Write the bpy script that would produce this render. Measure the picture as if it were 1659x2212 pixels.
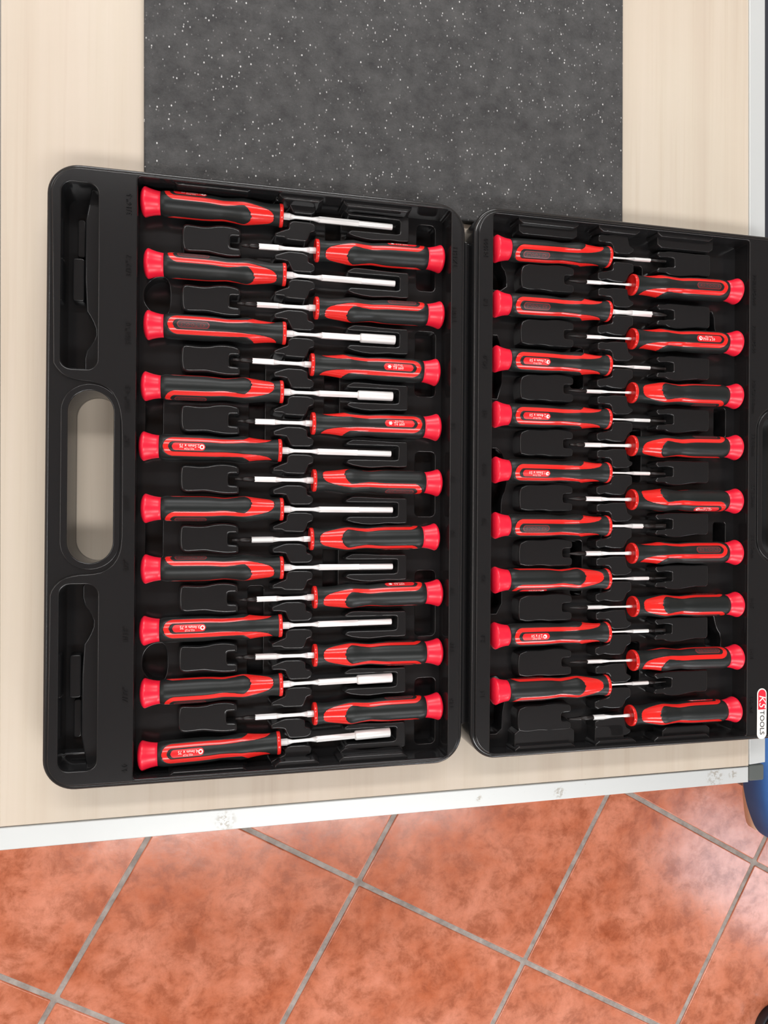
import bpy, bmesh, math, random
from mathutils import Vector, Matrix
from mathutils.geometry import tessellate_polygon

for o in list(bpy.data.objects):
    bpy.data.objects.remove(o, do_unlink=True)
scene = bpy.context.scene
C = scene.collection
R = math.radians
TABLE = 0.75                       # table top height above the floor (m)

# ------------------------------------------------------------------ camera
cam = bpy.data.objects.new('camera', bpy.data.cameras.new('camera'))
C.objects.link(cam)
cam.data.sensor_fit = 'VERTICAL'
cam.data.sensor_height = 36.0
cam.data.lens = 36.0 * 1600 / 2212
cam.data.clip_start = 0.01
cam.location = (-0.11463, -0.0009, TABLE + 0.51273)
cam.rotation_euler = (0, R(-13.2), R(0.45))
scene.camera = cam

# ------------------------------------------------------------------ world and lights
world = bpy.data.worlds.new('room_light'); scene.world = world
world.use_nodes = True
bg = world.node_tree.nodes['Background']
bg.inputs[0].default_value = (0.95, 0.97, 1.0, 1)
bg.inputs[1].default_value = 1.0

def area(name, loc, target, sx, sy, power, col=(1, 1, 1)):
    l = bpy.data.lights.new(name, 'AREA'); l.shape = 'RECTANGLE'
    l.size = sx; l.size_y = sy; l.energy = power; l.color = col
    o = bpy.data.objects.new(name, l); C.objects.link(o)
    o.location = loc
    o.rotation_euler = (Vector(target) - Vector(loc)).to_track_quat('-Z', 'Y').to_euler()
    return o
FILL_PANELS = [((-0.20, 1.78), 2.8, 0.30, 140), ((0.40, -1.68), 2.4, 0.55, 185), ((-1.95, 0.2), 0.5, 2.0, 52)]   # added fill light panels, unseen: centre, size, watts
for (lx, ly), lsx, lsy, lw in FILL_PANELS:
    area('ceiling_panel_light', (lx, ly, 3.46), (lx, ly, 0), lsx, lsy, lw, (1.0, 0.995, 0.985))
area('window_light', (3.28, -2.30, 2.84), (0.6, -0.6, 0.4), 0.58, 0.9, 46, (0.80, 0.90, 1.0))
area('window_light', (-0.1, 2.58, 1.80), (-0.1, 0, 1.0), 1.5, 0.5, 90, (0.97, 0.985, 1.0))  # back window, unseen, added for glints on the block edges
area('window_light', (1.5, -3.16, 1.80), (0.6, 0, 1.0), 1.4, 0.5, 120, (0.97, 0.985, 1.0))  # front window, unseen, added for glints in the lid

scene.view_settings.view_transform = 'Standard'
scene.view_settings.look = 'None'
scene.view_settings.exposure = -1.66
scene.view_settings.gamma = 1.0
scene.view_settings.use_curve_mapping = False

# ------------------------------------------------------------------ materials
def srgb(r, g, b):
    f = lambda c: (c/255/12.92) if c/255 <= 0.04045 else ((c/255+0.055)/1.055)**2.4
    return (f(r), f(g), f(b), 1)

def mat(name, col, rough=0.5, metal=0.0, spec=0.5, coat=0.0):
    m = bpy.data.materials.new(name); m.use_nodes = True
    b = m.node_tree.nodes['Principled BSDF']
    b.inputs['Base Color'].default_value = col
    b.inputs['Roughness'].default_value = rough
    b.inputs['Metallic'].default_value = metal
    b.inputs['Specular IOR Level'].default_value = spec
    b.inputs['Coat Weight'].default_value = coat
    return m

class NT:
    def __init__(s, m):
        s.t = m.node_tree; s.b = s.t.nodes['Principled BSDF']
    def n(s, kind, **kw):
        x = s.t.nodes.new(kind)
        for k, v in kw.items(): setattr(x, k, v)
        return x
    def l(s, a, b): s.t.links.new(a, b)
    def pos(s, scale=(1, 1, 1), rotz=0.0):
        g = s.n('ShaderNodeNewGeometry'); mp = s.n('ShaderNodeMapping')
        mp.inputs['Scale'].default_value = scale
        mp.inputs['Rotation'].default_value = (0, 0, rotz)
        s.l(g.outputs['Position'], mp.inputs['Vector']); return mp.outputs[0]
    def noise(s, vec, scale, detail=3, rough=0.5, dist=0.0):
        x = s.n('ShaderNodeTexNoise'); x.inputs['Scale'].default_value = scale
        x.inputs['Detail'].default_value = detail; x.inputs['Roughness'].default_value = rough
        x.inputs['Distortion'].default_value = dist
        s.l(vec, x.inputs['Vector']); return x.outputs['Fac']
    def ramp(s, fac, stops):
        x = s.n('ShaderNodeValToRGB'); e = x.color_ramp.elements
        while len(e) > 1: e.remove(e[-1])
        e[0].position = stops[0][0]; e[0].color = stops[0][1]
        for p_, c_ in stops[1:]:
            k = e.new(p_); k.color = c_
        s.l(fac, x.inputs[0]); return x.outputs[0]
    def mix(s, fac, a, b, mode='MIX'):
        x = s.n('ShaderNodeMix', data_type='RGBA', blend_type=mode)
        if isinstance(fac, (int, float)): x.inputs[0].default_value = fac
        else: s.l(fac, x.inputs[0])
        for i, v in ((6, a), (7, b)):
            if isinstance(v, tuple): x.inputs[i].default_value = v
            else: s.l(v, x.inputs[i])
        return x.outputs[2]
    def bump(s, h, strength, dist=0.001):
        x = s.n('ShaderNodeBump'); x.inputs['Strength'].default_value = strength
        x.inputs['Distance'].default_value = dist
        s.l(h, x.inputs['Height']); s.l(x.outputs[0], s.b.inputs['Normal'])

# black moulded plastic of the case
M_case = mat('black_case_plastic', srgb(32, 32, 33), 0.13, 0, 0.42)
t = NT(M_case); t.bump(t.noise(t.pos(), 2600, 2), 0.06, 0.0003)
# grip rubber
M_grip = mat('black_grip_rubber', srgb(30, 33, 33), 0.36, 0, 0.26)
t = NT(M_grip); t.bump(t.noise(t.pos(), 5000, 2), 0.08, 0.0003)
M_red = mat('red_inlay_plastic', srgb(226, 40, 36), 0.18, 0, 0.5)
M_cap = mat('red_cap_plastic', srgb(244, 30, 58), 0.33, 0, 0.5)
NT(M_cap).b.inputs['Subsurface Weight'].default_value = 0.0
M_label = mat('red_label', srgb(222, 34, 40), 0.35, 0, 0.4)
M_white = mat('white_print', srgb(250, 235, 232), 0.5)
M_logo_dark = mat('dark_red_logo', srgb(92, 34, 36), 0.4)
M_steel = mat('satin_steel', srgb(240, 240, 240), 0.32, 0.15, 0.5)
M_tip = mat('blackened_tip', srgb(50, 48, 48), 0.38, 0.6, 0.5)
M_alu = mat('white_aluminium', srgb(222, 226, 226), 0.38, 0.15, 0.5)
t = NT(M_alu)
scr = t.noise(t.pos((60, 60, 60)), 1.5, 5, 0.7)
sm = t.noise(t.pos((1, 1, 1)), 7.0, 2)
dirt = t.n('ShaderNodeMath', operation='MULTIPLY'); t.l(t.ramp(scr, [(0.66, (0, 0, 0, 1)), (0.72, (1, 1, 1, 1))]), dirt.inputs[0])
t.l(t.ramp(sm, [(0.56, (0, 0, 0, 1)), (0.66, (1, 1, 1, 1))]), dirt.inputs[1])
acc = dirt.outputs[0]
for (px_, py_, rad) in ((0.1425, -0.2095, 0.0055), (0.2770, -0.2080, 0.0090), (0.2930, -0.2070, 0.0045), (0.0785, -0.2090, 0.0030), (-0.1030, -0.2095, 0.0080)):
    g_ = t.n('ShaderNodeNewGeometry'); d_ = t.n('ShaderNodeVectorMath', operation='DISTANCE')
    d_.inputs[1].default_value = (px_, py_, TABLE); t.l(g_.outputs['Position'], d_.inputs[0])
    k_ = t.n('ShaderNodeMapRange'); k_.inputs[1].default_value = rad; k_.inputs[2].default_value = rad*0.5
    t.l(d_.outputs['Value'], k_.inputs[0])
    q_ = t.n('ShaderNodeMath', operation='MULTIPLY'); t.l(k_.outputs[0], q_.inputs[0])
    t.l(t.ramp(t.noise(t.pos(), 420, 3, 0.7), [(0.50, (0, 0, 0, 1)), (0.58, (1, 1, 1, 1))]), q_.inputs[1])
    a_ = t.n('ShaderNodeMath', operation='MAXIMUM'); t.l(acc, a_.inputs[0]); t.l(q_.outputs[0], a_.inputs[1]); acc = a_.outputs[0]
t.l(t.mix(acc, srgb(206, 210, 210), srgb(172, 169, 162)), t.b.inputs['Base Color'])
M_corner = mat('grey_corner_plastic', srgb(82, 88, 86), 0.5)
M_leg = mat('grey_leg_metal', srgb(120, 122, 124), 0.4, 0.6)
# wood laminate, grain along Y
M_wood = mat('pale_maple_laminate', srgb(228, 212, 190), 0.42, 0, 0.35)
t = NT(M_wood)
g1 = t.noise(t.pos((55, 1.1, 1)), 1.0, 5, 0.6, 0.4)
g2 = t.noise(t.pos((190, 3.2, 1)), 1.0, 3, 0.6, 0.2)
g3 = t.noise(t.pos((9, 2.0, 1)), 1.0, 2)
w1 = t.ramp(g1, [(0.30, srgb(202, 190, 176)), (0.47, srgb(208, 198, 184)), (0.7, srgb(212, 202, 190))])
w2 = t.ramp(g2, [(0.33, srgb(205, 180, 155)), (0.45, srgb(255, 255, 255))])
w3 = t.ramp(g3, [(0.35, srgb(250, 244, 238)), (0.65, srgb(255, 254, 250))])
t.l(t.mix(1.0, t.mix(0.10, w1, w2, 'MULTIPLY'), w3, 'MULTIPLY'), t.b.inputs['Base Color'])
# foam mat, glints of its cell walls painted as pale specks
M_mat = mat('speckled_grey_foam', srgb(82, 82, 84), 0.8, 0, 0.3)
t = NT(M_mat)
cl = t.noise(t.pos(), 60, 9, 0.78)
base = t.ramp(cl, [(0.34, srgb(56, 56, 57)), (0.66, srgb(84, 84, 84))])
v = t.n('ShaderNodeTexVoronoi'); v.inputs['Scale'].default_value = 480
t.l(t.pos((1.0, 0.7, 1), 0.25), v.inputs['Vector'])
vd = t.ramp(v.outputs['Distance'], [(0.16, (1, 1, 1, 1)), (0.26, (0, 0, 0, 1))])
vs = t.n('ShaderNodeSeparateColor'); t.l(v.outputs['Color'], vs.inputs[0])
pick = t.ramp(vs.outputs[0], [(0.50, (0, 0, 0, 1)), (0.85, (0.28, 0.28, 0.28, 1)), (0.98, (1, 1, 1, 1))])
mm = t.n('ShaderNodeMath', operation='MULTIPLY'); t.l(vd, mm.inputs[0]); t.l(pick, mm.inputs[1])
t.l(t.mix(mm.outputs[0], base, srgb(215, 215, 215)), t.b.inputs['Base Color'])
t.bump(t.noise(t.pos(), 900, 3), 0.5, 0.0008)
# terracotta tiles
M_tile = mat('terracotta_tile', srgb(200, 112, 80), 0.2, 0, 0.5)
t = NT(M_tile)
oi = t.n('ShaderNodeObjectInfo')
n1 = t.noise(t.pos(), 9, 8, 0.66, 0.2)
n2 = t.noise(t.pos(), 26, 8, 0.72, 0.25)
c1 = t.ramp(n1, [(0.32, srgb(194, 108, 74)), (0.48, srgb(212, 131, 101)), (0.66, srgb(230, 154, 128))])
c2 = t.ramp(n2, [(0.38, srgb(205, 188, 172)), (0.50, srgb(240, 236, 232)), (0.60, srgb(255, 255, 255))])
c3 = t.mix(0.95, c1, c2, 'MULTIPLY')
tint = t.ramp(oi.outputs['Random'], [(0.0, srgb(240, 232, 226)), (1.0, srgb(255, 255, 255))])
t.l(t.mix(1.0, c3, tint, 'MULTIPLY'), t.b.inputs['Base Color'])
t.l(t.ramp(n2, [(0.3, (0.20,)*3+(1,)), (0.7, (0.10,)*3+(1,))]), t.b.inputs['Roughness'])
t.bump(n1, 0.12, 0.003)
M_grout = mat('grey_grout', srgb(136, 128, 122), 0.85)
t = NT(M_grout)
t.l(t.ramp(t.noise(t.pos(), 40, 5, 0.7), [(0.35, srgb(136, 128, 122)), (0.65, srgb(176, 168, 162))]), t.b.inputs['Base Color'])
M_blue = mat('blue_upholstery', srgb(38, 82, 146), 0.7, 0, 0.3)
t = NT(M_blue); t.l(t.ramp(t.noise(t.pos(), 14, 3), [(0.3, srgb(52, 100, 168)), (0.7, srgb(66, 116, 184))]), t.b.inputs['Base Color'])
M_cream = mat('cream_edge', srgb(226, 204, 180), 0.5)
M_dark = mat('dark_blue_paint', srgb(40, 44, 54), 0.5)
M_blackgloss = mat('black_gloss_leather', srgb(18, 18, 18), 0.16, 0, 0.6)
M_sticker = mat('white_sticker', srgb(238, 236, 234), 0.35)
M_sticker_red = mat('red_sticker_print', srgb(228, 36, 58), 0.35)
M_ink = mat('black_ink', srgb(30, 30, 30), 0.5)

# ------------------------------------------------------------------ helpers (inputs in millimetres)
K = 0.001
def link(name, me, m, parent=None, loc=(0, 0, 0)):
    o = bpy.data.objects.new(name, me); C.objects.link(o)
    if m is not None and len(me.materials) == 0: me.materials.append(m)
    o.parent = parent; o.location = loc
    return o
def finish(bm, name, smooth=None):
    for v_ in bm.verts: v_.co *= K
    if smooth is not None:
        for f in bm.faces: f.smooth = smooth
    me = bpy.data.meshes.new(name); bm.to_mesh(me); bm.free()
    return me
def tag(o, label, cat, group=None, kind=None):
    o['label'] = label; o['category'] = cat
    if group: o['group'] = group
    if kind: o['kind'] = kind
    return o
def empty(name, loc, rot=(0, 0, 0), scale=1.0):
    o = bpy.data.objects.new(name, None); C.objects.link(o)
    o.location = loc; o.rotation_euler = rot; o.scale = (scale,)*3
    o.empty_display_size = 0.02
    return o
def chaikin(p, it=2):
    for _ in range(it):
        q = []
        for i in range(len(p)):
            a, b = p[i], p[(i+1) % len(p)]
            q.append((a[0]*.75+b[0]*.25, a[1]*.75+b[1]*.25))
            q.append((a[0]*.25+b[0]*.75, a[1]*.25+b[1]*.75))
        p = q
    return p
def fillet(p, r=1.0, it=2):
    n = len(p); q = []
    for i in range(n):
        a, b, c = Vector(p[i-1]), Vector(p[i]), Vector(p[(i+1) % n])
        d1 = min(r, (a-b).length*0.32); d2 = min(r, (c-b).length*0.32)
        q.append(tuple(b+(a-b).normalized()*d1)); q.append(tuple(b)); q.append(tuple(b+(c-b).normalized()*d2))
    return chaikin(q, it)
def rrect(x0, y0, x1, y1, r, n=8):
    out = []
    for cx, cy, a0 in ((x1-r, y1-r, 0), (x0+r, y1-r, 90), (x0+r, y0+r, 180), (x1-r, y0+r, 270)):
        for i in range(n+1):
            a = R(a0 + 90*i/n); out.append((cx+r*math.cos(a), cy+r*math.sin(a)))
    return out
def signed(p):
    return sum(p[i][0]*p[(i+1) % len(p)][1]-p[(i+1) % len(p)][0]*p[i][1] for i in range(len(p)))/2
def orient(p, ccw):
    return list(p) if (signed(p) > 0) == ccw else list(reversed(p))
def offset(p, d):
    n = len(p); out = []
    for i in range(n):
        a, b, c = p[i-1], p[i], p[(i+1) % n]
        e1 = Vector((b[0]-a[0], b[1]-a[1])); e2 = Vector((c[0]-b[0], c[1]-b[1]))
        if e1.length < 1e-6 or e2.length < 1e-6:
            e1 = e2 = (e1 if e1.length > e2.length else e2)
        n1 = Vector((-e1.y, e1.x)).normalized(); n2 = Vector((-e2.y, e2.x)).normalized()
        m = n1+n2
        m = m.normalized() if m.length > 1e-6 else n1
        s = 1/max(0.6, m.dot(n1))
        out.append((b[0]+m.x*d*s, b[1]+m.y*d*s))
    return out
def plate(bm, outer, holes, z0, z1, r=0.8, draft=0.0, n=4, bottom=False, outer_r=None):
    """solid slab with rounded top edges; material lies left of every loop"""
    loops = [orient(outer, True)]+[orient(h, False) for h in holes]
    caps = []
    for li, lp in enumerate(loops):
        rr = outer_r if (li == 0 and outer_r is not None) else r
        rings = [(-draft, z0), (0, z1-rr)]
        for k in range(1, n+1):
            a = math.pi/2*k/n
            rings.append((rr*(1-math.cos(a)), z1-rr+rr*math.sin(a)))
        vr = []
        for off, z in rings:
            vr.append([bm.verts.new((x, y, z)) for x, y in (offset(lp, off) if abs(off) > 1e-9 else lp)])
        m = len(lp)
        for a, b in zip(vr, vr[1:]):
            for i in range(m):
                j = (i+1) % m
                f = bm.faces.new((a[i], a[j], b[j], b[i])); f.smooth = True
        caps.append((vr[-1], vr[0]))
    for which in ((0, 1) if bottom else (0,)):
        flat = [v_ for c_ in caps for v_ in c_[which]]
        tris = tessellate_polygon([[v_.co.copy() for v_ in c_[which]] for c_ in caps])
        for tr in tris:
            try:
                f = bm.faces.new([flat[i] for i in tr])
                f.normal_update()
                if (f.normal.z < 0) == (which == 0): f.normal_flip()
                f.smooth = False
            except ValueError: pass
def box(bm, x0, y0, z0, x1, y1, z1, bev=0.0):
    r = bmesh.ops.create_cube(bm, size=1)
    vs_ = r['verts']
    for v_ in vs_:
        v_.co = Vector(((x0+x1)/2+v_.co.x*(x1-x0), (y0+y1)/2+v_.co.y*(y1-y0), (z0+z1)/2+v_.co.z*(z1-z0)))
    if bev > 0:
        es = list({e for v_ in vs_ for e in v_.link_edges})
        bmesh.ops.bevel(bm, geom=es, offset=bev, segments=2, affect='EDGES', profile=0.5)
def lathe_x(bm, prof, n=48, caps=True):
    """revolve (s, r) about the X axis"""
    rings = []
    for s, r in prof:
        rings.append([bm.verts.new((s, r*math.sin(2*math.pi*i/n), r*math.cos(2*math.pi*i/n))) for i in range(n)])
    for a, b in zip(rings, rings[1:]):
        for i in range(n):
            j = (i+1) % n
            bm.faces.new((a[i], a[j], b[j], b[i])).smooth = True
    if caps:
        bm.faces.new(list(reversed(rings[0]))); bm.faces.new(rings[-1])
def text_bm(txt, size, extrude=0.0, shear=0.0, res=2, align='CENTER', sx=1.0):
    """text as a bmesh in millimetres, centred on the origin"""
    cu = bpy.data.curves.new('txt', 'FONT'); cu.body = txt; cu.size = size
    cu.align_x = align; cu.align_y = 'CENTER'; cu.extrude = extrude; cu.shear = shear
    cu.resolution_u = res
    o = bpy.data.objects.new('txt', cu); C.objects.link(o)
    dg = bpy.context.evaluated_depsgraph_get(); dg.update()
    me = bpy.data.meshes.new_from_object(o.evaluated_get(dg))
    bpy.data.objects.remove(o, do_unlink=True); bpy.data.curves.remove(cu)
    bm = bmesh.new(); bm.from_mesh(me); bpy.data.meshes.remove(me)
    for v_ in bm.verts: v_.co.x *= sx
    return bm
def interp(tab, x):
    if x <= tab[0][0]: return tab[0][1]
    for (a, ya), (b, yb) in zip(tab, tab[1:]):
        if x <= b:
            u = (x-a)/(b-a)
            return ya+(yb-ya)*u
    return tab[-1][1]
def smooth_tab(tab, step=1.0):
    xs = []; x = tab[0][0]
    while x < tab[-1][0]: xs.append(x); x += step
    xs.append(tab[-1][0])
    raw = [interp(tab, q) for q in xs]
    for _ in range(3):
        raw = [raw[0]]+[(raw[i-1]+2*raw[i]+raw[i+1])/4 for i in range(1, len(raw)-1)]+[raw[-1]]
    return list(zip(xs, raw))

# ------------------------------------------------------------------ floor of terracotta tiles
fl = bmesh.new(); box(fl, -2700, -3300, -60, 3420, 2720, -1.6)
floor = link('floor', finish(fl, 'floor'), M_grout)
floor['kind'] = 'structure'
T = 358.4; ang = R(-29.8)
bm = bmesh.new()
plate(bm, rrect(-T/2+4.2, -T/2+4.2, T/2-4.2, T/2-4.2, 3, 3), [], -8, 0, 2.0, 0, 3)
tile_me = finish(bm, 'tile')
ca, sa = math.cos(ang), math.sin(ang)
for i in range(-13, 14):
    for j in range(-13, 14):
        x = 140.9 + T*((i+.5)*ca-(j+.5)*sa); y = -642.5 + T*((i+.5)*sa+(j+.5)*ca)
        if -2380 < x < 3080 and -2960 < y < 2380:
            o = link('tile', tile_me, M_tile, floor, (x*K, y*K, 0)); o.rotation_euler.z = ang

# ------------------------------------------------------------------ the room round the table
M_wall = mat('painted_wall', srgb(214, 210, 202), 0.8)
M_ceil = mat('painted_ceiling', srgb(128, 127, 125), 0.85)
M_frame = mat('window_frame_white', srgb(225, 225, 225), 0.5)
M_glass = mat('window_glass', (0.8, 0.9, 1, 1), 0.05)
NT(M_glass).b.inputs['Transmission Weight'].default_value = 1.0
M_fillbody = mat('lamp_housing', srgb(220, 220, 218), 0.5)
M_diff = mat('lamp_diffuser', (0.9, 0.9, 0.88, 1), 0.6)  # housing and diffuser belong to the added fill panels
b_ = NT(M_diff).b; b_.inputs['Emission Color'].default_value = (1, 0.985, 0.965, 1); b_.inputs['Emission Strength'].default_value = 3.0
def wallbox(name, x0, y0, z0, x1, y1, z1, m=M_wall):
    b = bmesh.new(); box(b, x0, y0, z0, x1, y1, z1)
    o = link(name, finish(b, name), m); o['kind'] = 'structure'; return o
def window_wall(name, wname, y0, y1, x0, x1, z0, z1):
    b = bmesh.new()
    for (a0, c0, a1, c1) in ((-2700, 0, 3420, z0), (-2700, z1, 3420, 3600), (-2700, z0, x0, z1), (x1, z0, 3420, z1)):
        box(b, a0, y0, c0, a1, y1, c1)
    o = link(name, finish(b, name), M_wall); o['kind'] = 'structure'
    ym = (y0+y1)/2
    w = wallbox(wname, x0, ym-3, z0, x1, ym+3, z1, M_glass)
    for (a0, c0, a1, c1) in ((x0, z0, x0+40, z1), (x1-40, z0, x1, z1), (x0+40, z0, x1-40, z0+40), (x0+40, z1-40, x1-40, z1)):
        b = bmesh.new(); box(b, a0, ym-30, c0, a1, ym+30, c1, 3); link('window_frame', finish(b, 'window_frame'), M_frame, w)
window_wall('wall_back', 'window_2', 2620, 2720, -960, 760, 1450, 2150)  # low window out of view, added with its light for edge glints
window_wall('wall_front', 'window_3', -3300, -3200, 760, 2240, 1450, 2150)  # low window out of view, added to put glints on lid edges
wallbox('wall_left', -2700, -3200, 0, -2600, 2620, 3600)
wr = bmesh.new()
for (y0, z0, y1, z1) in ((-3200, 0, 2620, 2350), (-3200, 3320, 2620, 3600), (-3200, 2350, -2640, 3320), (-1960, 2350, 2620, 3320)):
    box(wr, 3320, y0, z0, 3420, y1, z1)
o = link('wall_right', finish(wr, 'wall_right'), M_wall); o['kind'] = 'structure'
w1o = wallbox('window_1', 3372, -2640, 2350, 3378, -1960, 3320, M_glass)
for (y0, z0, y1, z1) in ((-2640, 2350, -2600, 3320), (-2000, 2350, -1960, 3320), (-2600, 2350, -2000, 2390), (-2600, 3280, -2000, 3320)):
    b = bmesh.new(); box(b, 3340, y0, z0, 3400, y1, z1, 3); link('window_frame', finish(b, 'window_frame'), M_frame, w1o)
wallbox('ceiling', -2700, -3300, 3600, 3420, 2720, 3700, M_ceil)
for i_, ((lx, ly), lsx, lsy, lw) in enumerate(FILL_PANELS):  # unseen panels added for overhead fill, built as ceiling fixtures
    le = tag(empty('ceiling_lamp', (lx, ly, 3.5)), ['long white ceiling panel lamp above the foam sheet side', 'long white ceiling panel lamp above the tiled floor side', 'narrow white ceiling panel lamp above the carry handle side'][i_], 'lamp', 'ceiling panel lamps')
    b = bmesh.new(); box(b, -lsx*520, -lsy*520, 0, lsx*520, lsy*520, 100, 6); link('housing', finish(b, 'housing'), M_fillbody, le)
    b = bmesh.new(); box(b, -lsx*500, -lsy*500, -12, lsx*500, lsy*500, 1, 3); link('diffuser', finish(b, 'diffuser'), M_diff, le)

# ------------------------------------------------------------------ work table
table = tag(empty('work_table', (0.03, 0.3, 0)),
            'pale maple work table with white aluminium edging, standing on terracotta tiles', 'table')
def TT(name, bm, m, parent=table):      # geometry given in mm with z = 0 at the table top
    for v_ in bm.verts: v_.co += Vector((-30, -300, TABLE*1000))
    return link(name, finish(bm, name), m, parent)
xl = lambda y: -243.0-0.0066*(y+200)      # inner edges of the side strips
xr = lambda y: 306.6-0.0078*y
YB = 760
bm = bmesh.new(); plate(bm, [(xl(-201.6), -201.6), (xr(-201.6), -201.6), (xr(YB), YB), (xl(YB), YB)], [], -28, 0, 0.3, 0, 2, True)
TT('tabletop', bm, M_wood)
bm = bmesh.new(); plate(bm, [(xl(-201), -202.2), (xl(-201)-0.6, -216.4), (307.6, -214.6), (307.6, -202.2)], [], -30, 0.6, 0.5, 0, 2, True)
TT('edge_strip', bm, M_alu)
bm = bmesh.new(); plate(bm, [(xr(-200)+.6, -200.6), (xr(-200)+15.2, -199.6), (xr(YB)+15, YB), (xr(YB)+.6, YB)], [], -30, 0.6, 0.5, 0, 2, True)
TT('edge_strip', bm, M_alu)
bm = bmesh.new(); plate(bm, [(xl(-200)-.6, -200.6), (xl(-200)-15, -200.6), (xl(YB)-15, YB), (xl(YB)-.6, YB)], [], -30, 0.6, 0.5, 0, 2, True)
TT('edge_strip', bm, M_alu)
bm = bmesh.new(); plate(bm, [(xl(YB)-.6, YB+.6), (xr(YB)+.6, YB+.6), (xr(YB)+.6, YB+15), (xl(YB)-.6, YB+15)], [], -30, 0.6, 0.5, 0, 2, True)
TT('edge_strip', bm, M_alu)
for (a, b, c_, d) in ((xr(-201)+.2, -201.2, xr(-201)+14.2, -213.8), (xl(-201)-.8, -202.4, xl(-201)-15, -216), (xr(YB)+.8, YB+.4, xr(YB)+15, YB+14.8), (xl(YB)-.8, YB+.4, xl(YB)-15, YB+14.8)):
    bm = bmesh.new(); plate(bm, rrect(min(a, c_), min(b, d), max(a, c_), max(b, d), 1.5, 3), [], -30, 0.4, 0.8, 0, 3, True)
    TT('corner_cap', bm, M_corner)
for x in (-205, 262):
    for y in (-150, 700):
        bm = bmesh.new(); box(bm, x-20, y-20, -749.9, x+20, y+20, -28, 2)
        TT('leg', bm, M_leg)
for (x0, y0, x1, y1) in ((-185, -162, 242, -138), (-185, 688, 242, 712), (-217, -130, -193, 680), (250, -130, 274, 680)):
    bm = bmesh.new(); box(bm, x0, y0, -88, x1, y1, -28.2, 1)
    TT('apron_rail', bm, M_leg)

# ------------------------------------------------------------------ foam mat
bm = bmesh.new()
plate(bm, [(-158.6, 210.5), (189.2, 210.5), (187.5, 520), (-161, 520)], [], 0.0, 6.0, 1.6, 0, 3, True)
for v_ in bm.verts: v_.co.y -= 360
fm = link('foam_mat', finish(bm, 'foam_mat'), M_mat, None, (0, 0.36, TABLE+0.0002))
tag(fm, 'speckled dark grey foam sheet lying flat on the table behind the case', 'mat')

# ------------------------------------------------------------------ blue chair, cabinet and shoe at the right edge of the picture
ch = tag(empty('chair', (0.815, -0.135, 0)), 'blue upholstered chair with a cream edge at the right end of the table', 'chair')
def seat_pts(p): return chaikin([(x-815, y+135) for x, y in p], 2)
bm = bmesh.new(); plate(bm, orient(seat_pts([(574, -345), (580, -378), (588, -400), (597, -419), (612, -430), (650, -436), (1060, -436), (1105, -400), (1105, 110), (1070, 150), (615, 150), (574, 120), (566, 0), (568, -200)]), True), [], 415, 462, 14, 0, 5, True, 14)
link('seat_cushion', finish(bm, 'seat_cushion'), M_blue, ch)
bm = bmesh.new(); plate(bm, orient(seat_pts([(596, -330), (590, -368), (593, -396), (596, -414), (601, -423), (612, -424), (650, -424), (1060, -424), (1095, -400), (1095, 110), (1060, 140), (625, 140), (596, 110), (596, 0), (598, -200)]), True), [], 396, 414.5, 3, 0, 3, True, 3)
link('seat_shell', finish(bm, 'seat_shell'), M_cream, ch)
for x in (-170, 240):
    for y in (-240, 230):
        bm = bmesh.new(); box(bm, x-14, y-14, 0, x+14, y+14, 398, 3)
        link('leg', finish(bm, 'leg'), M_leg, ch)
for y in (-170, 170):
    bm = bmesh.new(); box(bm, 262, y-14, 380, 286, y+14, 640, 3)
    link('back_post', finish(bm, 'back_post'), M_leg, ch)
bm = bmesh.new(); box(bm, 245, -250, 600, 292, 250, 860, 16)
link('backrest', finish(bm, 'backrest', True), M_blue, ch)

cb = tag(empty('cabinet', (0.80, 0.62, 0)), 'dark blue cabinet standing beyond the right edge of the table, level with the foam sheet', 'cabinet')
bm = bmesh.new(); box(bm, -240, -420, 20, 240, 420, 455, 4); link('body', finish(bm, 'body'), M_dark, cb)
bm = bmesh.new(); box(bm, -258, -400, 40, -241, 400, 440, 3); d_ = link('door', finish(bm, 'door'), M_dark, cb)
bm = bmesh.new(); box(bm, -272, -380, 220, -259, -360, 320, 2); link('handle', finish(bm, 'handle'), M_leg, d_)
bm = bmesh.new(); box(bm, -220, -400, 0, 220, 400, 20, 1); link('plinth', finish(bm, 'plinth'), M_dark, cb)

sh = tag(empty('shoe', (0.985, -1.085, 0)), 'glossy black shoe on the tiles at the lower right corner', 'shoe')
def shoe_out(k, dx=0):
    p = [(-46, 40), (-40, 85), (-14, 112), (18, 108), (40, 80), (45, 30), (36, -40), (38, -110), (26, -160), (0, -172), (-28, -160), (-38, -110), (-36, -40)]
    return chaikin([(x*k, y*k) for x, y in p], 2)
bm = bmesh.new(); plate(bm, shoe_out(1.0), [], 0, 18, 3, 0, 2, True); link('sole', finish(bm, 'sole'), M_dark, sh)
bm = bmesh.new()
rings = []
for z, k, sy in ((16, .95, 0), (30, .97, 0), (48, .9, 0), (62, .78, -8), (74, .62, -26), (84, .5, -52), (96, .44, -70), (100, .36, -76)):
    rings.append([bm.verts.new((x, y+sy, z)) for x, y in shoe_out(k)])
for a, b in zip(rings, rings[1:]):
    for i in range(len(a)):
        bm.faces.new((a[i], a[(i+1) % len(a)], b[(i+1) % len(a)], b[i]))
bm.faces.new(rings[-1])
link('upper', finish(bm, 'upper', True), M_blackgloss, sh)

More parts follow.
